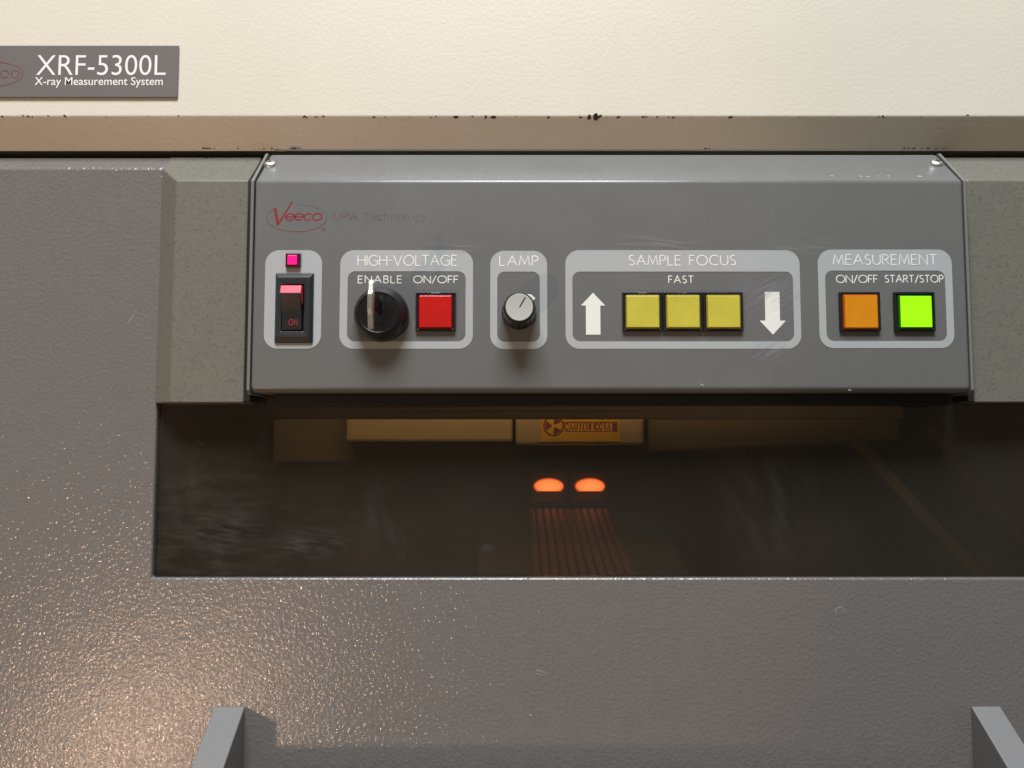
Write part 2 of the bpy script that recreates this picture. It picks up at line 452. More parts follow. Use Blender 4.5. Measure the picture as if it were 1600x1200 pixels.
def typeset(name, text, x0, x1, z0, z1, y, m, parent, depth=0.00008, offset=0.0, shear=0.0, spacing=1.0):
    cu = bpy.data.curves.new('type', 'FONT'); cu.body = text; cu.size = 1.0; cu.extrude = 0.01; cu.offset = offset; cu.shear = shear
    cu.space_character = spacing; cu.resolution_u = 5
    t = bpy.data.objects.new('type', cu); COL.objects.link(t)
    dg = bpy.context.evaluated_depsgraph_get(); dg.update()
    me = bpy.data.meshes.new_from_object(t.evaluated_get(dg))
    bpy.data.objects.remove(t, do_unlink=True)
    xs = [v.co.x for v in me.vertices]; ys = [v.co.y for v in me.vertices]
    ax, bx_, ay, by = min(xs), max(xs), min(ys), max(ys)
    for v in me.vertices:
        X = x0 + (v.co.x - ax) / (bx_ - ax) * (x1 - x0); Z = z0 + (v.co.y - ay) / (by - ay) * (z1 - z0)
        v.co = (X, y - (v.co.z / 0.01) * depth, Z)
    me.name = name; me.materials.clear()
    return link_mesh(name, me, m, parent)

# ================================================================== UPPER HOUSING
YU = 0.0060
ZU = PZ(238, YU)                                   # its underside
YH = YU - 0.0098                                        # its front face; the lower lip slopes back under it
ZH = PZ(181, YH)
housing = thing('upper_housing', 'cream painted upper housing overhanging the grey door and control panel', 'machine housing', loc=(0, 0, ZU))
def hchild(o): o.matrix_parent_inverse = Matrix.Translation((0, 0, -ZU)); return o
rr = 0.0022
prof = [(0.16, ZU + 0.004), (0.16, ZU + 0.16), (YH, ZU + 0.16)]
SL = math.degrees(math.atan2(ZH - ZU, YU - YH))         # slope of the lip
ta = R(90 - SL); off = rr * math.tan(ta / 2)        # rounded corner between face and lip
CZ = ZH + off
prof += [(YH + rr - rr * math.cos(R(a)), CZ - rr * math.sin(R(a))) for a in [(90 - SL) * i / 6 for i in range(7)]]
LS = (ZH - ZU) / (YU - YH)
prof += [(YU - 0.0010, ZU + 0.0010 * LS), (YU - 0.0003, ZU + 0.0006), (YU, ZU + 0.0012), (YU, ZU + 0.004)]
hchild(auto_smooth(extrude_x('shell', prof, -0.45, 0.45, 'cream_paint', housing), 25))
# dark chips where the paint has gone from the lower edge
bm = bmesh.new()
chips = [(3, 177, 4), (36, 176, 4), (44, 177, 4), (50, 178, 3), (75, 176, 3), (101, 176, 5), (165, 178, 2), (279, 176, 3), (475, 177, 5), (478, 181, 4), (494, 178, 4),
         (505, 177, 4), (584, 178, 5), (602, 179, 3), (673, 179, 3), (681, 177, 3), (712, 178, 7), (738, 177, 3), (759, 178, 6), (771, 180, 8), (806, 177, 2), (857, 180, 5), (907, 179, 5),
         (921, 178, 8), (931, 178, 11), (937, 177, 7), (948, 179, 2), (966, 180, 5), (1005, 178, 5), (1010, 178, 3), (1027, 178, 3), (1052, 181, 5), (1045, 183, 3),
         (1142, 181, 6), (1380, 177, 5), (1373, 178, 3), (1512, 175, 4), (230, 178, 2), (640, 178, 2), (1250, 179, 2), (1440, 179, 2)]
for px, py, s in chips:
    ang = max(0, min(90 - SL, (py - 174) * 7.5))
    n_ = Vector((0, -math.cos(R(ang)), -math.sin(R(ang))))
    c = Vector((PX(px, YH, 180), YH + rr, CZ)) + n_ * (rr + 0.00001)
    t = Vector((1, 0, 0)); u = n_.cross(t)
    ph = random.random() * 9
    k = 9; vs = []
    for i in range(k):
        a = 2 * math.pi * i / k
        r_ = s * 0.00010 * (1 + 0.75 * math.sin(a * 2 + ph) * random.random() + 0.25 * random.random())
        vs.append(bm.verts.new(c + t * (r_ * 1.35 * math.cos(a)) + u * (r_ * math.sin(a))))
    top = bm.verts.new(c + n_ * 0.00009)
    for i in range(k): bm.faces.new((vs[i], vs[(i + 1) % k], top))
for px, s in ((318, 5), (323, 6), (328, 4), (335, 3), (372, 3), (412, 3), (425, 4), (460, 5), (455, 3), (1102, 5), (1108, 3), (1413, 5), (1420, 4), (1428, 5), (1440, 3), (1450, 5), (1463, 3), (1475, 3)):
    c = Vector((PX(px, YU - 0.001, 237), YU - 0.0010, ZU + 0.0010 * LS - 0.00012))
    k = 8; ph = random.random() * 6
    vs = [bm.verts.new(c + Vector((s * 0.00016 * math.cos(2 * math.pi * i / k), s * 0.00017 * math.sin(2 * math.pi * i / k) * (1 + .5 * math.sin(i * 1.7 + ph)), 0.0001 if i % 2 else 0))) for i in range(k)]
    top = bm.verts.new(c + Vector((0, 0, -0.0001)))
    for i in range(k): bm.faces.new((vs[i], vs[(i + 1) % k], top))
ch = from_bm('paint_chips', bm, 'chipped_steel', housing); ch['kind'] = 'stuff'; hchild(ch)

# nameplate stuck on the cream face
YN = YH - 0.0011
x1 = PX(278, YN, 110); x0 = x1 - 0.115
plate = hchild(box('nameplate', x0, x1, YN, YH - 0.00001, PZ(152, YN), PZ(71, YN), 'plate_grey', housing, bevel=0.00025))
plate['label'] = 'grey nameplate with white model lettering'
px = lambda v, py=110: PX(v, YN, py)
def pchild(o): o.matrix_parent_inverse = Matrix.Translation((0, 0, -ZU)); return o
# lettering as sub-parts of the plate
typeset('lettering', 'XRF-5300L', px(57), px(259), PZ(117.5, YN), PZ(86, YN), YN, 'plate_letter', plate, offset=-0.006)
typeset('lettering', 'X-ray Measurement System', px(55), px(255), PZ(137, YN), PZ(120.5, YN), YN, 'plate_letter', plate, offset=0.004)
fade_mat('plate_red', (0.30, 0.06, 0.06), px(-60), px(38), 0.95, 0.40, 0.5)
bm = bmesh.new()
zc = PZ(116, YN)
sweep(bm, arc(px(-12), zc, px(36) - px(-12), 0.0062, 0, 360, 40), YN, 0.0006, 0.00006)
sweep(bm, [(px(-30), zc + 0.004), (px(-20), zc - 0.004), (px(-6), zc + 0.0075)], YN, 0.0012, 0.00007)
sweep(bm, arc(px(8), zc, 0.0019, 0.0019, 0, 320, 16), YN, 0.0007, 0.00007)
sweep(bm, arc(px(24), zc, 0.0019, 0.0019, 0, 360, 16), YN, 0.0007, 0.00007)
from_bm('logo', bm, 'plate_red', plate)

# ================================================================== DOOR
YD = 0.0
ZA = PZ(263, YD)                                    # where the face turns into the top slope
YB = 0.008
ZB = PZ(246, YB)
XW0 = PX(241, YD, 770); XW1 = 0.266                 # window opening
ZW0 = PZ(903, YD)
door = thing('machine_door', 'grey textured front door with wide smoked window and handle', 'door', kind='thing', loc=(0, 0, -0.30))
def dchild(o): o.matrix_parent_inverse = Matrix.Translation((0, 0, 0.30)); return o
pts = [(-0.42, -0.30), (0.45, -0.30), (0.45, ZA), (XW1, ZA), (XW1, ZW0), (XW0, ZW0), (XW0, ZA), (-0.42, ZA)]
bm = bmesh.new()
fv = [bm.verts.new((x, YD, z)) for x, z in pts]
bv = [bm.verts.new((x, YB, ZB if abs(z - ZA) < 1e-6 else z)) for x, z in pts]
bm.faces.new(fv); bm.faces.new(bv[::-1])
for i in range(len(pts)):
    j = (i + 1) % len(pts); bm.faces.new((fv[i], bv[i], bv[j], fv[j]))
dchild(from_bm('sheet', bm, 'door_paint', door, bevel=0.0011, seg=4, angle=25))

# raised shoulders either side of the control panel
YP = -0.021                                         # control panel front
XP0 = PX(398.5, YP, 282); XP1 = PX(1504.5, YP, 282)  # its side edges
YS = -0.0105
def shoulder(xin, xout, sgn):
    """xin: beside the panel, xout: outer foot of the slope"""
    zb = PZ(629, YS); zt = PZ(282, YS)
    xf = xout + sgn * 0.0118
    bm = bmesh.new()
    A = [(xin, YS, zb), (xf, YS, zb), (xf, YS, zt), (xin, YS, zt)]
    q_ = 0.00016
    B = [(xin, YD - q_, zb), (xout, YD - q_, zb), (xout, YD - q_, ZA + q_ * 0.6), (xin, YD - q_, ZA + q_ * 0.6)]
    Cc = [(xin, YB, zb), (xout, YB, zb), (xout, YB, ZB + q_), (xin, YB, ZB + q_)]
    a, b, c = [[bm.verts.new(p) for p in q] for q in (A, B, Cc)]
    bm.faces.new(a)
    for q, w_ in ((a, b), (b, c)):
        for i in range(4):
            j = (i + 1) % 4; bm.faces.new((q[i], q[j], w_[j], w_[i]))
    bm.faces.new(c)
    # black strip put in for the shade of the gap beside the panel
    e_ = 0.0008
    xs = sorted((xin + sgn * 0.0002, xin + sgn * 0.0026))
    dchild(extrude_x('gap_shade', [(YS + e_, zb + e_), (YS + e_, zt - e_), (YD, ZA - e_), (YB, ZB - e_), (YB, zb + e_)], xs[0], xs[1], 'gap_black', door))
    return dchild(from_bm('shoulder', bm, 'shoulder_paint', door, bevel=0.0007, seg=3, angle=15))
shoulder(PX(384.5, YS, 440), XW0 - 0.0009, 1)
shoulder(PX(1516, YS, 440), XW1 + 0.0009, -1)

# smoked pane
pane = dchild(box('window_pane', XW0 - 0.004, XW1 + 0.004, 0.0030, 0.0060, ZW0 - 0.004, 0.030, 'smoked_glass', door, bevel=0))
def pane_sheen_scuff(a, b, c, d, m):
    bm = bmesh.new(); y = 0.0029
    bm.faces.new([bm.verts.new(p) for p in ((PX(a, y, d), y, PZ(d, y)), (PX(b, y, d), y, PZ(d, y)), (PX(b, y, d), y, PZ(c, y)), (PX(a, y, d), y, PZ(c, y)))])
    return dchild(from_bm('sheen_or_scuff', bm, m, door))
smear_sheen_mat('pane_reflection', (0.030, 0.030, 0.006), 70, 0.055)  # pale streaks painted in for room reflections on the pane
smear_sheen_mat('pane_scuff_glint', (0.010, 0.010, 0.0018), 6, 0.11)
pane_sheen_scuff(535, 670, 720, 895, 'pane_reflection'); pane_sheen_scuff(1120, 1290, 650, 898, 'pane_reflection'); pane_sheen_scuff(245, 330, 680, 895, 'pane_reflection')
pane_sheen_scuff(400, 560, 815, 880, 'pane_scuff_glint'); pane_sheen_scuff(280, 420, 770, 890, 'pane_scuff_glint'); pane_sheen_scuff(745, 775, 845, 866, 'pane_scuff_glint')  # two real scuffs, then a bright spot painted on the glass
# pull handle across the foot of the door
hd = bpy.data.objects.new('handle', None); COL.objects.link(hd); hd.parent = door; hd.matrix_parent_inverse = Matrix.Translation((0, 0, 0.30))
def bracket(xa, xb):
    zt = PZ(1103, YD)
    prof = [(0.0, zt), (-0.028, zt - 0.0190), (-0.028, zt - 0.075), (0.0, zt - 0.095)]
    return extrude_x('bracket', prof, xa, xb, 'handle_paint', hd, bevel=0.0006, seg=3)
bl0, bl1 = PX(335, YD, 1103), PX(382.5, YD, 1103)
br0, br1 = PX(1517.5, YD, 1103), PX(1563, YD, 1103)
bracket(bl0, bl1); bracket(br0, br1)
zt = PZ(1103, YD)
extrude_x('grip_bar', [(-0.0282, zt - 0.036), (-0.040, zt - 0.034), (-0.042, zt - 0.070), (-0.0282, zt - 0.072)], bl0 - 0.0002, br1 + 0.0002, 'handle_paint', hd, bevel=0.001)
# scratches and a dent ring on the paint
def scratch(p0, p1, w):
    bm = bmesh.new(); a = P(*p0, YD); b = P(*p1, YD)
    mid = ((a.x + b.x) / 2 + 0.0003, (a.z + b.z) / 2)
    sweep(bm, [(a.x, a.z), mid, (b.x, b.z)], YD, w, 0.00008, w * 0.4)
    return dchild(from_bm('scratch', bm, 'scratch', door))
scratch((200, 505), (215, 481), 0.00038); scratch((838, 1047), (856, 1053), 0.0003); scratch((838, 1052), (848, 1055), 0.0002)
bm = bmesh.new(); c = P(1313, 955, YD)
sweep(bm, arc(c.x, c.z, 0.0022, 0.0020, 0, 200, 16), YD, 0.0003, 0.00006)
dchild(from_bm('scratch', bm, 'scratch', door))

# ================================================================== CONTROL PANEL
panel = thing('control_panel', 'grey control panel with coloured buttons, knob and white lettering between raised shoulders', 'control panel')
ZPT = PZ(282, YP); ZPB = PZ(613, YP)
YPB = YP + 0.021
ZPC = PZ(241, YPB)
r2 = 0.0030
prof = [(YPB, ZPC), (YP, ZPT)]
prof += [(YP + r2 - r2 * math.cos(R(a)), ZPB + r2 - r2 * math.sin(R(a))) for a in (0, 18, 36, 54, 72, 90)]
prof += [(0.016, ZPB), (0.016, ZPC)]
fp = extrude_x('faceplate', prof, XP0, XP1, 'panel_paint', panel, bevel=0.0017, seg=6, angle=28)
auto_smooth(fp, 60)
# folded tray that carries the faceplate, its lip showing along the sides
YT = YP + 0.0013
tp = lambda d: [(YPB, ZPC + d * 0.4), (YT, ZPT + d * 0.5), (YT, ZPB - d + 0.002), (YT + 0.002, ZPB - d), (0.0165, ZPB - d), (0.0165, ZPC + d * 0.4)]
extrude_x('tray_lip', tp(0.0009), XP0 - 0.0023, XP0 - 0.0009, 'tray_paint', panel, bevel=0.0003)
extrude_x('tray_lip', tp(0.0009), XP1 + 0.0009, XP1 + 0.0023, 'tray_paint', panel, bevel=0.0003)
# black block put in for the shade of the recess behind the panel foot
box('recess_dark', XP0 + 0.006, PX(1470, 0.0, 630), -0.008, 0.0025, PZ(634, 0.0) , ZPB - 0.0002, 'gap_black', panel)

FY = YP                                             # print plane
def fx(v, py=468): return PX(v, FY, py)
def fz(v): return PZ(v, FY)
PR = 0.00012                                        # thickness of the print
def legend(a, b, c, d, inner=None, label=None):
    outer = rrect(fx(a), fx(b), fz(d), fz(c), 22 * 0.00029)
    if inner:
        ia, ib, ic, id_ = inner
        o = ring_plate('legend_frame', outer, rrect(fx(ia), fx(ib), fz(id_), fz(ic), 12 * 0.00029), FY + 0.0002, FY - PR, 'print_light_grey', panel)
    else:
        o = extrude_y('legend_frame', outer, FY - PR, FY + 0.0002, 'print_light_grey', panel)
    return o
LA = legend(413.5, 502.5, 391, 545)
LB = legend(531, 739, 391, 545, (543, 727.5, 424, 533.5))
LC = legend(766, 855, 392, 545.5, (777, 843.5, 424.5, 534))
LD = legend(883.5, 1250.5, 391, 545, (894.5, 1239.5, 424.5, 533.5))
LE = legend(1279, 1489, 390, 544, (1290, 1477.5, 423, 533))
def word(text, a, b, c, d, parent, wd=0.00050, on_frame=False, gap=0.22):
    y = FY - (PR if on_frame else 0.0)
    zm = (c + d) / 2
    return write('lettering', text, PX(a, FY, zm), PX(b, FY, zm), fz(d), fz(c), y, wd, 'print_white', parent, gap=gap)
word('HIGH-VOLTAGE', 558.5, 714.5, 398.5, 416, LB, on_frame=True, gap=0.20)
word('ENABLE', 559, 628.5, 430.5, 443, LB, wd=0.00046, gap=0.30)
word('ON/OFF', 645.5, 716.5, 430.5, 443, LB, wd=0.00046, gap=0.20)
word('LAMP', 780, 841.5, 399.5, 416, LC, on_frame=True, gap=0.24)
word('SAMPLE FOCUS', 982, 1150, 398.5, 415.5, LD, on_frame=True, gap=0.24)
word('FAST', 1044, 1084, 430.5, 443, LD, wd=0.00046, gap=0.28)
word('MEASUREMENT', 1301, 1464, 397.5, 414.5, LE, on_frame=True, gap=0.22)
word('ON/OFF', 1306, 1372, 429.5, 442.5, LE, wd=0.00046, gap=0.16)
word('START/STOP', 1382, 1474.5, 429.5, 442, LE, wd=0.00046, gap=0.20)

def arrow(cx, y_tip, y_sh, y_end, hw, sw):
    X = lambda v: PX(v, FY, (y_tip + y_end) / 2)
    poly = [(X(cx), fz(y_tip)), (X(cx + hw), fz(y_sh)), (X(cx + sw), fz(y_sh)), (X(cx + sw), fz(y_end)), (X(cx - sw), fz(y_end)), (X(cx - sw), fz(y_sh)), (X(cx - hw), fz(y_sh))]
    return extrude_y('arrow', poly, FY - PR, FY + 0.0002, 'print_white', LD)
arrow(926.7, 457.5, 477.5, 523, 19, 11.3)
arrow(1207, 523, 501, 456, 20.5, 11.5)

# worn red maker's mark
fade_mat('worn_red', (0.30, 0.030, 0.032), fx(430), fx(520), 0.95, 0.80, 0.35)
fade_mat('worn_red_thin', (0.30, 0.050, 0.050), fx(420), fx(520), 0.85, 0.60, 0.75)
fade_mat('worn_red_text', (0.24, 0.05, 0.05), fx(520), fx(742), 0.66, 0.0, 0.85)
mark = bpy.data.objects.new('maker_mark', None); COL.objects.link(mark); mark.parent = panel
X = lambda v: PX(v, FY, 340)
bm = bmesh.new()
cx, cz = X(463.5), fz(341)
ex, ez = X(510.5) - cx, fz(320) - cz
sweep(bm, arc(cx, cz, ex, ez, 140, 395, 44), FY, 0.00042, 0.00005)
from_bm('ellipse', bm, 'worn_red_thin', mark)
bm = bmesh.new()
sweep(bm, arc(cx, cz, ex, ez, 36, 92, 14), FY, 0.00022, 0.00005)
from_bm('ellipse', bm, 'worn_red_text', mark)
bm = bmesh.new()
sweep(bm, [(X(429.5), fz(325)), (X(434.5), fz(350.5))], FY, 0.00125, 0.00006, 0.0014)
sweep(bm, [(X(433.6), fz(352)), (X(456.5), fz(315))], FY, 0.0010, 0.00007, 0.00075)
from_bm('letter', bm, 'worn_red', mark)
for ch, a, b in (('e', 446, 460), ('e', 460.5, 473.5), ('c', 475, 486.5), ('o', 488, 503)):
    bm = bmesh.new(); w_, st = GL[ch]
    for i, s in enumerate(st):
        sweep(bm, [(X(a) + q[0] / w_ * (X(b) - X(a)) + (q[1] - .3) * 0.0008, fz(344) + q[1] / 0.6 * (fz(333.5) - fz(344))) for q in s], FY, 0.00072, 0.00006)
    from_bm('letter', bm, 'worn_red', mark)
typeset('lettering', 'UPA Technology Division', X(521), X(742), fz(348), fz(332), FY, 'worn_red_text', mark, depth=0.00005, offset=-0.012)
typeset('lettering', '\u00ae', X(503.5), X(509), fz(362), fz(356.5), FY, 'worn_red_thin', mark, depth=0.00005)

# ---- buttons
def push_button(cx, cy, w, h, cap, edge, cw, label, cdx=0.0):
    b = bpy.data.objects.new('push_button', None); COL.objects.link(b); b.parent = panel; b['label'] = label
    x0_, x1_, z0_, z1_ = PX(cx - w / 2, FY, cy), PX(cx + w / 2, FY, cy), fz(cy + h / 2), fz(cy - h / 2)
    t = 0.0010
    sq = lambda a0, a1, b0, b1: [(a1, b1), (a0, b1), (a0, b0), (a1, b0)]
    ring_plate('bezel', sq(x0_, x1_, z0_, z1_), sq(x0_ + t, x1_ - t, z0_ + t, z1_ - t), FY + 0.0002, FY - 0.0016, 'black_plastic', b, bevel=0.0002)
    box('well', x0_ + t * 0.5, x1_ - t * 0.5, FY - 0.0004, FY + 0.0001, z0_ + t * 0.5, z1_ - t * 0.5, 'slot_black', b, bevel=0)
    xm, zm = (x0_ + x1_) / 2 + cdx, (z0_ + z1_) / 2
    # catch notches top and bottom
    for zz in (z1_ - t * 1.15, z0_ + t * 0.45):
        box('catch', xm - 0.0021, xm + 0.0021, FY - 0.00195, FY - 0.0003, zz, zz + t * 0.7, 'black_gloss', b, bevel=0.00015)
    c2 = cw / 2 * 0.00029
    zo = -0.0002
    cb = box('cap', xm - c2, xm + c2, FY - 0.0024, FY - 0.0003, zm - c2 + zo, zm + c2 + zo, edge, b, bevel=0.0007, seg=3)
    l2 = c2 - 0.00062
    box('lens', xm - l2, xm + l2, FY - 0.00262, FY - 0.0020, zm - l2 + zo, zm + l2 + zo, cap, cb, bevel=0.00018)
    return b
push_button(681, 487.5, 62, 61, 'cap_red', 'cap_red_edge', 54, 'red square button')
for cx, lb in ((1003.2, 'yellow square button beside the up arrow'), (1066, 'middle yellow square button'), (1128.8, 'yellow square button beside the down arrow')):
    push_button(cx, 487.5, 62, 61, 'cap_yellow', 'cap_yellow_edge', 54, lb)
push_button(1342, 487.5, 63, 61, 'cap_amber', 'cap_amber_edge', 55, 'amber square button')
push_button(1427, 487.5, 63, 61, 'cap_green', 'cap_green_edge', 53, 'lit green square button', cdx=0.00005)

# ---- power lamp
pl = bpy.data.objects.new('pilot_light', None); COL.objects.link(pl); pl.parent = panel; pl['label'] = 'small glowing pink square pilot light'
x0_, x1_, z0_, z1_ = PX(447.5, FY, 408), PX(470.5, FY, 408), fz(419), fz(396.5)
box('bezel', x0_, x1_, FY - 0.0016, FY, z0_, z1_, 'led_edge', pl, bevel=0.0003)
box('lens', x0_ + 0.0010, x1_ - 0.0014, FY - 0.0021, FY - 0.0012, z0_ + 0.0013, z1_ - 0.0010, 'led_pink', pl, bevel=0.0003)

# ---- rocker switch
rs = bpy.data.objects.new('rocker_switch', None); COL.objects.link(rs); rs.parent = panel; rs['label'] = 'black rocker switch with pink top'
ox0, ox1, oz0, oz1 = PX(430.5, FY, 482), PX(490, FY, 482), fz(536), fz(427.5)
ix0, ix1, iz0, iz1 = PX(441.5, FY, 482) + 0.0002, PX(476.5, FY, 482), fz(518.5), fz(446)
YR = FY - 0.0026
bm = bmesh.new()
def quadring(A, B):
    for i in range(4): bm.faces.new((A[i], A[(i + 1) % 4], B[(i + 1) % 4], B[i]))
rect = lambda a0, a1, b0, b1, y: [bm.verts.new(p) for p in ((a0, y, b0), (a1, y, b0), (a1, y, b1), (a0, y, b1))]
r0 = rect(ox0, ox1, oz0, oz1, FY + 0.0002); r0b = rect(ox0, ox1, oz0, oz1, FY - 0.0009)
r1 = rect(ox0 + 0.0014, ox1 - 0.0014, oz0 + 0.0030, oz1 - 0.0022, YR)
r2_ = rect(ix0, ix1, iz0, iz1, YR + 0.0003); r3 = rect(ix0, ix1, iz0, iz1, FY - 0.0002)
quadring(r0, r0b); quadring(r0b, r1); quadring(r1, r2_); quadring(r2_, r3); bm.faces.new(r3)
from_bm('bezel', bm, 'switch_bezel', rs, bevel=0.00035, seg=3, angle=12)
# rocker, pressed at its lower end
yr = lambda mm: FY - mm * 0.001
zr = lambda t: iz1 + (iz0 - iz1) * t
ridge, dish, foot = (yr(6.3), zr(0.17)), [], (yr(2.6), zr(0.96))
curve = []
for i in range(15):
    t = i / 14
    y_ = 6.3 + (2.9 - 6.3) * t; sag = 1.0 * math.sin(math.pi * t)
    curve.append((yr(y_ - sag), zr(0.235 + (0.955 - 0.235) * t)))
prof = [(yr(0.0), zr(0.05)), (yr(4.9), zr(0.05)), (yr(5.0), zr(0.06)), (yr(6.2), zr(0.215))] + curve + [(yr(2.4), zr(0.985)), (yr(0.0), zr(0.985))]
rk = extrude_x('rocker', prof, ix0 + 0.0004, ix1 - 0.0006, 'rocker_black', rs, bevel=0.0003, seg=3)
auto_smooth(rk, 35)
extrude_x('coloured_end', [(yr(2.0), zr(0.045)), (yr(4.5), zr(0.04)), (yr(4.9), zr(0.045)), (yr(6.25), zr(0.215)), (yr(5.9), zr(0.228)), (yr(2.0), zr(0.228))], ix0 + 0.00025, ix1 - 0.0004, 'rocker_red', rs, bevel=0.0003, seg=3)
extrude_x('coloured_side', [(yr(2.0), zr(0.229)), (yr(5.8), zr(0.229)), (yr(4.2), zr(0.40)), (yr(2.0), zr(0.44))], ix1 - 0.00058, ix1 - 0.00042, 'rocker_red', rs, bevel=0.0)
def on_rocker(text, ta, tb, xa, xb, m):
    o = write('lettering', text, xa, xb, zr(tb), zr(ta), 0.0, 0.00042, m, rk, gap=0.35, h=0.00006)
    # lay the print on the dished face
    for v in o.data.vertices:
        zz = v.co.z
        for (ya, za), (yb, zb) in zip(curve, curve[1:]):
            if zb <= zz <= za:
                k_ = (zz - za) / (zb - za); v.co.y += ya + (yb - ya) * k_ - 0.00004; break
    return o
xm = (ix0 + ix1) / 2
on_rocker('OFF', 0.29, 0.42, xm - 0.0036, xm + 0.0022, 'rocker_print_worn')
on_rocker('ON', 0.745, 0.885, xm - 0.0015, xm + 0.0027, 'rocker_print')

# ---- key switch
ks = bpy.data.objects.new('key_switch', None); COL.objects.link(ks); ks.parent = panel; ks['label'] = 'round black keyed lock'
kc = P(597.5, 493, FY)
auto_smooth(lathe_y('collar', [(0.0123, -0.0002), (0.0124, 0.0030), (0.0122, 0.0050), (0.0116, 0.0072), (0.0106, 0.0094), (0.0098, 0.0104), (0.0092, 0.0108), (0.0089, 0.0106), (0.0088, 0.0096), (0.0080, 0.0096)],
        kc.x, kc.z, FY, 'black_plastic', ks, n=72), 30)
auto_smooth(lathe_y('barrel', [(0.00865, 0.0090), (0.00865, 0.0102), (0.0084, 0.0105), (0.0, 0.0105)], kc.x, kc.z, FY, 'black_gloss', ks, n=64), 30)
KX = P(595, 482, FY - 0.0105).x; KZ = P(595, 482, FY - 0.0105).z
extrude_y('keyhole_shade', [(KX - 0.0007, KZ + 0.0062), (KX + 0.0006, KZ + 0.0060), (KX + 0.0010, KZ + 0.0016), (KX + 0.0016, KZ + 0.0006), (KX + 0.0008, KZ - 0.0012), (KX + 0.0011, KZ - 0.0035), (KX + 0.0004, KZ - 0.0062), (KX - 0.0008, KZ - 0.0062)],
          FY - 0.01062, FY - 0.0100, 'slot_black', ks)  # flat black piece standing in for the dark of the slot
lathe_y('ring_groove', [(0.0087, 0.01052), (0.0086, 0.01066), (0.0084, 0.01056)], kc.x, kc.z, FY, 'slot_black', ks)

# ---- dimmer knob
kn = bpy.data.objects.new('dimmer_knob', None); COL.objects.link(kn); kn.parent = panel; kn['label'] = 'black fluted knob with pale cap'
nc = P(811, 488.5, FY)
auto_smooth(lathe_y('grip', [(0.0070, 0.0004), (0.0079, 0.0008), (0.0079, 0.0020), (0.0077, 0.0026), (0.0071, 0.0130), (0.0068, 0.0142), (0.0063, 0.0148), (0.0060, 0.0147)],
        nc.x, nc.z, FY, 'black_plastic', kn, n=144, flute=(0.0024, 0.0135, 18, 0.045)), 40)
auto_smooth(lathe_y('cap', [(0.00605, 0.0140), (0.00605, 0.0149), (0.0058, 0.0152), (0.0054, 0.01515), (0.0, 0.01515)], nc.x, nc.z, FY, 'knob_cap', kn), 30)
bm = bmesh.new()
a = R(31)
sweep(bm, [(nc.x + 0.0002 * math.sin(a), nc.z), (nc.x + 0.0052 * math.sin(a), nc.z + 0.0052 * math.cos(a))], FY - 0.01515, 0.00055, 0.00006)
from_bm('pointer_line', bm, 'black_gloss', kn)
bm = bmesh.new()
vs = []
for h_ in (0.0060, 0.0072):
    for rad_, aa in ((0.0074, 22), (0.0074, 38), (0.0074, 55), (0.0091, 55), (0.0089, 38), (0.0080, 22)):
        vs.append(bm.verts.new((nc.x + rad_ * math.sin(R(aa)), FY - h_, nc.z + rad_ * math.cos(R(aa)))))
bm.faces.new(vs[:6][::-1]); bm.faces.new(vs[6:])
for i in range(6): bm.faces.new((vs[i], vs[(i + 1) % 6], vs[6 + (i + 1) % 6], vs[6 + i]))
from_bm('pointer_tab', bm, 'print_white', kn, bevel=0.0002)

# ---- corner screws on the upper slope
n_ = Vector((0, -(ZPC - ZPT), (YPB - YP))); n_ = Vector((0, n_.y, n_.z)).normalized()
for pxs, pys in ((422.5, 257.5), (1463, 256.5)):
    c = on_plane(pxs, pys, (0, YP, ZPT), n_)
    sc = bpy.data.objects.new('screw', None); COL.objects.link(sc); sc.parent = panel
    sc.location = c; sc.rotation_euler = (-n_).to_track_quat('Y', 'Z').to_euler()
    auto_smooth(lathe_y('screw_head', [(0.0030, -0.0003), (0.0030, 0.0004), (0.0027, 0.0010), (0.0020, 0.0015), (0.0010, 0.0017), (0.0, 0.0017)], 0, 0, 0, 'steel_screw', sc, n=32), 50)
    for w2, h2 in ((0.0014, 0.00028), (0.00028, 0.0014)):
        box('cross_slot', -w2, w2, -0.00180 - w2 * 0.01, -0.0012, -h2, h2, 'slot_black', sc, bevel=0)
# paint specks worn off the panel's upper edge
bm = bmesh.new()
for pxs, w_ in ((1300, 6), (1345, 4), (1356, 5), (1372, 3), (1388, 5), (1437, 9), (1345, 2)):
    c = on_plane(pxs, 275 + random.random(), (0, YP, ZPT), n_) + n_ * 0.00008
    t = Vector((1, 0, 0)); u = n_.cross(t)
    k = 8
    vs = [bm.verts.new(c + t * (w_ * 0.00015 * math.cos(2 * math.pi * i / k)) + u * (0.00045 * math.sin(2 * math.pi * i / k) * (0.7 + random.random() * .5))) for i in range(k)]
    bm.faces.new(vs)
o = from_bm('paint_wear', bm, 'print_light_grey', panel); o['kind'] = 'stuff'
bm = bmesh.new()
for a_, b_ in (((1094, 600), (1100, 603)), ((1325, 609), (1330, 610)), ((752, 262), (757, 260))):
    p, q = P(*a_, FY), P(*b_, FY)
    if a_[1] < 282: continue
    sweep(bm, [(p.x, p.z), (q.x, q.z)], FY, 0.0004, 0.00006)
o = from_bm('paint_wear', bm, 'print_light_grey', panel); o['kind'] = 'stuff'

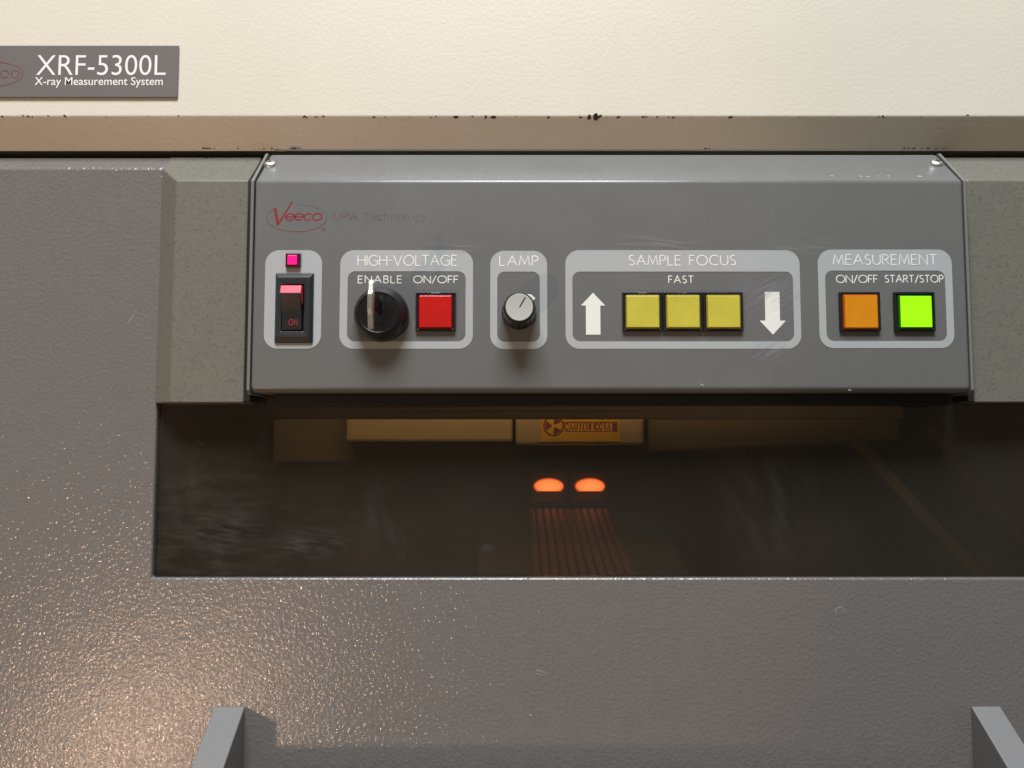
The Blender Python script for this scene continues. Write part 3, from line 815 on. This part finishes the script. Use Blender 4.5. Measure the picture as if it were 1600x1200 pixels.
smear_sheen_mat('smear_diagonal', (0.014, 0.014, 0.0016), -28, 0.42)
smear_sheen_mat('smear_level', (0.020, 0.020, 0.0022), 4, 0.45)
def smear(a, b, c, d, m):
    bm = bmesh.new(); y = FY - 0.00034
    bm.faces.new([bm.verts.new(p) for p in ((fx(a), y, fz(d)), (fx(b), y, fz(d)), (fx(b), y, fz(c)), (fx(a), y, fz(c)))])
    return from_bm('rub_mark', bm, m, panel)
smear(1130, 1270, 408, 500, 'smear_diagonal'); smear(940, 1110, 362, 402, 'smear_level'); smear(1180, 1330, 362, 402, 'smear_level')
smear(640, 770, 372, 402, 'smear_level'); smear(1160, 1240, 525, 575, 'smear_diagonal')

# ================================================================== KEY IN THE LOCK
key = thing('key', 'silvery metal key standing edge-on in the black lock', 'key', loc=(KX, FY - 0.0105, KZ))
def kprof(pts_, name, th, bv, m='nickel'):
    bm = bmesh.new()
    a_ = [bm.verts.new((-th / 2, -h_ * 0.001 + 0.0105, z_ * 0.001 - KZ)) for h_, z_ in pts_]
    b_ = [bm.verts.new((th / 2, -h_ * 0.001 + 0.0105, z_ * 0.001 - KZ)) for h_, z_ in pts_]
    bm.faces.new(a_); bm.faces.new(b_[::-1])
    for i in range(len(pts_)):
        j = (i + 1) % len(pts_); bm.faces.new((a_[i], b_[i], b_[j], a_[j]))
    return from_bm(name, bm, m, key, bevel=bv, seg=2)
zc = KZ * 1000
kprof([(33.5, 63.9), (35.0, 62.5), (35.8, 58.6), (37.2, 57.4), (37.2, 51.0), (36.0, 48.8), (35.4, 44.6), (34.2, 43.0), (32.6, 43.4), (32.0, 47.0), (32.0, 59.5), (32.4, 63.6)], 'bow', 0.0021, 0.0003)
kprof([(32.4, zc + 3.0), (32.4, zc - 2.4), (10.0, zc - 2.4), (10.0, zc + 3.0)], 'blade', 0.0012, 0.0002, 'dark_metal')

# ================================================================== INSIDE THE MACHINE
body = thing('cabinet_body', 'dark cabinet interior seen through the smoked window', 'cabinet interior')
def slab(name, x0, x1, y0, y1, z0, z1, m='chamber_dark', parent=body, bevel=0): return box(name, x0, x1, y0, y1, z0, z1, m, parent, bevel=bevel)
ZF = -0.058
slab('back_wall', -0.23, 0.31, 0.270, 0.275, -0.10, 0.12)
slab('side_wall', -0.235, -0.23, 0.045, 0.275, -0.10, 0.12)
slab('side_wall', 0.31, 0.315, 0.045, 0.275, -0.10, 0.12)
slab('floor_plate', -0.23, 0.31, 0.022, 0.270, ZF - 0.040, ZF - 0.036)
slab('roof_plate', -0.23, 0.31, 0.045, 0.270, 0.100, 0.104)
slab('front_rail', -0.45, 0.45, 0.024, 0.044, 0.040, ZU + 0.01, 'gap_black')
slab('gap_strip', -0.45, PX(49, 0.022, 241), 0.0205, 0.0235, ZB - 0.01, ZU + 0.002, 'plate_grey')
slab('gap_strip', PX(53, 0.022, 241), 0.45, 0.0212, 0.0235, ZB - 0.01, ZU + 0.002, 'strip_band_grey')
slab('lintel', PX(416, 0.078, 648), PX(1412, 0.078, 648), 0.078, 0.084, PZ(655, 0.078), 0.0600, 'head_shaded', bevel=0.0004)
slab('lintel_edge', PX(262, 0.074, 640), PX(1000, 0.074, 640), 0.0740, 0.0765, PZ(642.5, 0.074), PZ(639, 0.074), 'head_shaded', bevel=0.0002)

head = thing('measuring_head', 'cream measuring head with yellow warning label behind the smoked window', 'measuring head', loc=(0.03, 0.17, 0.10))
def hh(o): o.parent = head; o.matrix_parent_inverse = Matrix.Translation((-0.03, -0.17, -0.10)); return o
YI = 0.14
def cover(x0p, x1p, y1p, m, y=YI, xb0=None, bev=0.002, zt=0.0995, name='cover'):
    return hh(box(name, PX(x0p, y, 690), PX(x1p, y, 690), y, y + 0.06, PZ(y1p, y), zt, m, None, bevel=bev))
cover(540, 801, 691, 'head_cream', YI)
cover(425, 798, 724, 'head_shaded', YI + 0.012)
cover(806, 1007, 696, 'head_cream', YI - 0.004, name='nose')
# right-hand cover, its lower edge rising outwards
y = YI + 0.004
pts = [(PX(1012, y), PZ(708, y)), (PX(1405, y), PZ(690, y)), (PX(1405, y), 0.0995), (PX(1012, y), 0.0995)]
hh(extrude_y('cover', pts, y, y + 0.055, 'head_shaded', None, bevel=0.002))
YL = YI - 0.0042
lab = hh(box('warning_label', PX(845, YL, 670), PX(968, YL, 670), YL - 0.0003, YL + 0.0003, PZ(690, YL), PZ(650, YL), 'label_yellow', None, bevel=0))
yl = YL - 0.0003
bm = bmesh.new(); c = P(865, 665.5, yl)
sweep(bm, arc(c.x, c.z, 0.0063, 0.0063, 0, 360, 32), yl, 0.0011, 0.00008)
for k in range(3):
    a0 = 60 + 120 * k
    vs = [bm.verts.new((c.x + rr_ * math.cos(R(aa)), yl - 0.0001, c.z + rr_ * math.sin(R(aa)))) for rr_, aa in [(0.0055, a0 + q) for q in (-32, -16, 0, 16, 32)] + [(0.0012, a0 + 20), (0.0012, a0 - 20)]]
    bm.faces.new(vs)
o = from_bm('trefoil', bm, 'label_magenta', lab); 
bm = bmesh.new()
za, zb = PZ(661.5, yl), PZ(672, yl)
xx = PX(882, yl)
q_ = 0
while xx < PX(953, yl):                             # print too blurred to read: short mixed strokes
    w_ = random.choice((0.0016, 0.0020, 0.0024)); q_ += 1; k_ = random.random()
    if k_ < 0.35: sweep(bm, arc(xx + w_ / 2, (za + zb) / 2, w_ / 2, (za - zb) / 2, 20, 330, 10), yl, 0.0008, 0.00006 + (q_ % 3) * 0.00001)
    elif k_ < 0.6:
        sweep(bm, [(xx, zb), (xx + w_ / 2, za), (xx + w_, zb)], yl, 0.0008, 0.00006)
    elif k_ < 0.8:
        sweep(bm, [(xx, zb), (xx, za)], yl, 0.0008, 0.00006); sweep(bm, [(xx + w_, zb), (xx + w_, za)], yl, 0.0008, 0.00007)
    else:
        sweep(bm, [(xx + w_ / 2, zb), (xx + w_ / 2, za)], yl, 0.0009, 0.00006)
    xx += w_ + 0.0009
sweep(bm, [(PX(880, yl), PZ(660.2, yl)), (PX(964, yl), PZ(660.2, yl))], yl, 0.0008, 0.0001)
sweep(bm, [(PX(880, yl), PZ(674, yl)), (PX(964, yl), PZ(674, yl))], yl, 0.0006, 0.0001)
sweep(bm, [(PX(956, yl), PZ(667.5, yl)), (PX(964, yl), PZ(667.5, yl))], yl, 0.0052, 0.00012)
from_bm('label_print', bm, 'label_magenta', lab)

# pair of glowing lamps
YG = 0.165
for cxp, word_ in ((857.5, 'left'), (922, 'right')):
    lt = thing('stage_lamp', f'glowing orange oval lamp inside the dark chamber, {word_} one of the pair', 'lamp', 'pair of orange lamps', loc=(PX(cxp, YG, 760), YG, PZ(770, YG)))
    hw = PX(cxp + 22.5, YG, 757) - PX(cxp, YG, 757)
    hz_ = (PZ(746, YG) - PZ(769, YG))
    pts = []
    for i in range(33):
        a_ = R(-38 + (256) * i / 32)
        pts.append((hw * math.cos(a_), hz_ * 0.5 + hz_ * 0.52 * math.sin(a_) - 0.0006))
    pts = [(x_, max(z_, 0.0012)) for x_, z_ in pts]
    bm = bmesh.new()
    fr = [bm.verts.new((x_, 0, z_)) for x_, z_ in pts]
    fr2 = [bm.verts.new((x_ * 0.8, -0.0022, (z_ - hz_ * .5) * 0.8 + hz_ * .5)) for x_, z_ in pts]
    bk = [bm.verts.new((x_, 0.004, z_)) for x_, z_ in pts]
    n = len(pts)
    bm.faces.new(fr2)
    for i in range(n):
        j = (i + 1) % n
        bm.faces.new((fr2[i], fr2[j], fr[j], fr[i])); bm.faces.new((fr[i], fr[j], bk[j], bk[i]))
    from_bm('lens', bm, 'lamp_glow', lt)
    halo = [(x_ * 1.09, 0.0008, (z_ - hz_ * .5) * 1.14 + hz_ * .5) for x_, z_ in pts]
    ring_plate('halo', [(x_, z_) for x_, _, z_ in halo], [(x_ * 0.99, (z_ - hz_ * .5) * 0.99 + hz_ * .5) for x_, z_ in pts], 0.0035, 0.0008, 'lamp_halo', lt)  # glowing ring added for the soft halo round the lamp
    box('socket', -hw * 1.38, hw * 1.38, 0.0022, 0.03, -0.0085, hz_ * 1.5, 'socket_brown', lt, bevel=0.002)
# bracket the lamps are set into, and the ribbed stage that mirrors them
lb_ = box('lamp_bracket', PX(800, YG, 760), PX(985, YG, 760), YG + 0.0305, YG + 0.036, ZF - 0.036, 0.02, 'chamber_dark', None, bevel=0.0005)
tag(lb_, 'dark bracket holding the two glowing orange lamps', 'bracket')
stage = thing('sample_stage', 'ribbed dark metal stage reflecting the orange lamps', 'sample stage', loc=(0, 0.1, ZF - 0.008))
xs0, xs1 = PX(824, YG, 790), PX(950, YG, 790)
def schild(o): o.parent = stage; o.matrix_parent_inverse = Matrix.Translation((0, -0.1, -ZF + 0.008)); return o
zf_, zb_ = -0.0775, -0.0500
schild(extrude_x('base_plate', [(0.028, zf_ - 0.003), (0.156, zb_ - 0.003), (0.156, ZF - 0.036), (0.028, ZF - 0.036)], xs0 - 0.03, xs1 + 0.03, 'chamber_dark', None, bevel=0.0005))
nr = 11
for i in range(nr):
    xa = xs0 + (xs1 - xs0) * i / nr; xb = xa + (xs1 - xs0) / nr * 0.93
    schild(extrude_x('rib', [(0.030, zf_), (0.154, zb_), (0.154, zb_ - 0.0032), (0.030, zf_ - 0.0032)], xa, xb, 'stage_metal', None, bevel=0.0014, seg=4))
# slanting bars added as stand-ins for room reflections in the pane
def band(p0, p1, wpx, Y, label, m='band_paint'):
    a_, b_ = P(*p0, Y), P(*p1, Y)
    bm = bmesh.new(); d = (b_ - a_).normalized(); s_ = Vector((-d.z, 0, d.x)) * (wpx * (Y + CAM_D) / FPX / 2)
    vs = []
    for yy in (0, 0.004):
        for q in (a_ + s_, b_ + s_, b_ - s_, a_ - s_): vs.append(bm.verts.new(q + Vector((0, yy, 0))))
    for f in ((0, 1, 2, 3), (7, 6, 5, 4), (0, 4, 5, 1), (1, 5, 6, 2), (2, 6, 7, 3), (3, 7, 4, 0)): bm.faces.new([vs[i] for i in f])
    o = from_bm('reflection_band', bm, m, None, bevel=0.001)
    return tag(o, label, 'band')
band((1340, 690), (1560, 930), 18, 0.09, 'faint slanting strut low behind the right half of the window, standing in for a room reflection')
band((1455, 670), (1650, 905), 14, 0.10, 'faint slanting strut near the right edge of the window, standing in for a room reflection', 'strip_band_grey')
band((310, 690), (235, 850), 16, 0.09, 'faint slanting strut near the left edge of the window, standing in for a room reflection', 'strip_band_grey')
band((1100, 655), (1225, 930), 80, 0.206, 'broad faint slanting streak behind the right half of the window, standing in for a room reflection', 'broad_band_paint')
band((602, 690), (588, 905), 85, 0.206, 'broad faint upright streak behind the left half of the window, standing in for a room reflection', 'broad_band_paint')
# small unseen lamp added under the roof to light the chamber
area_light('added_chamber_light', (0.02, 0.062, 0.092), (0.03, 0.16, 0.02), 0.36, 0.012, 0.24, (1.0, 0.80, 0.48))
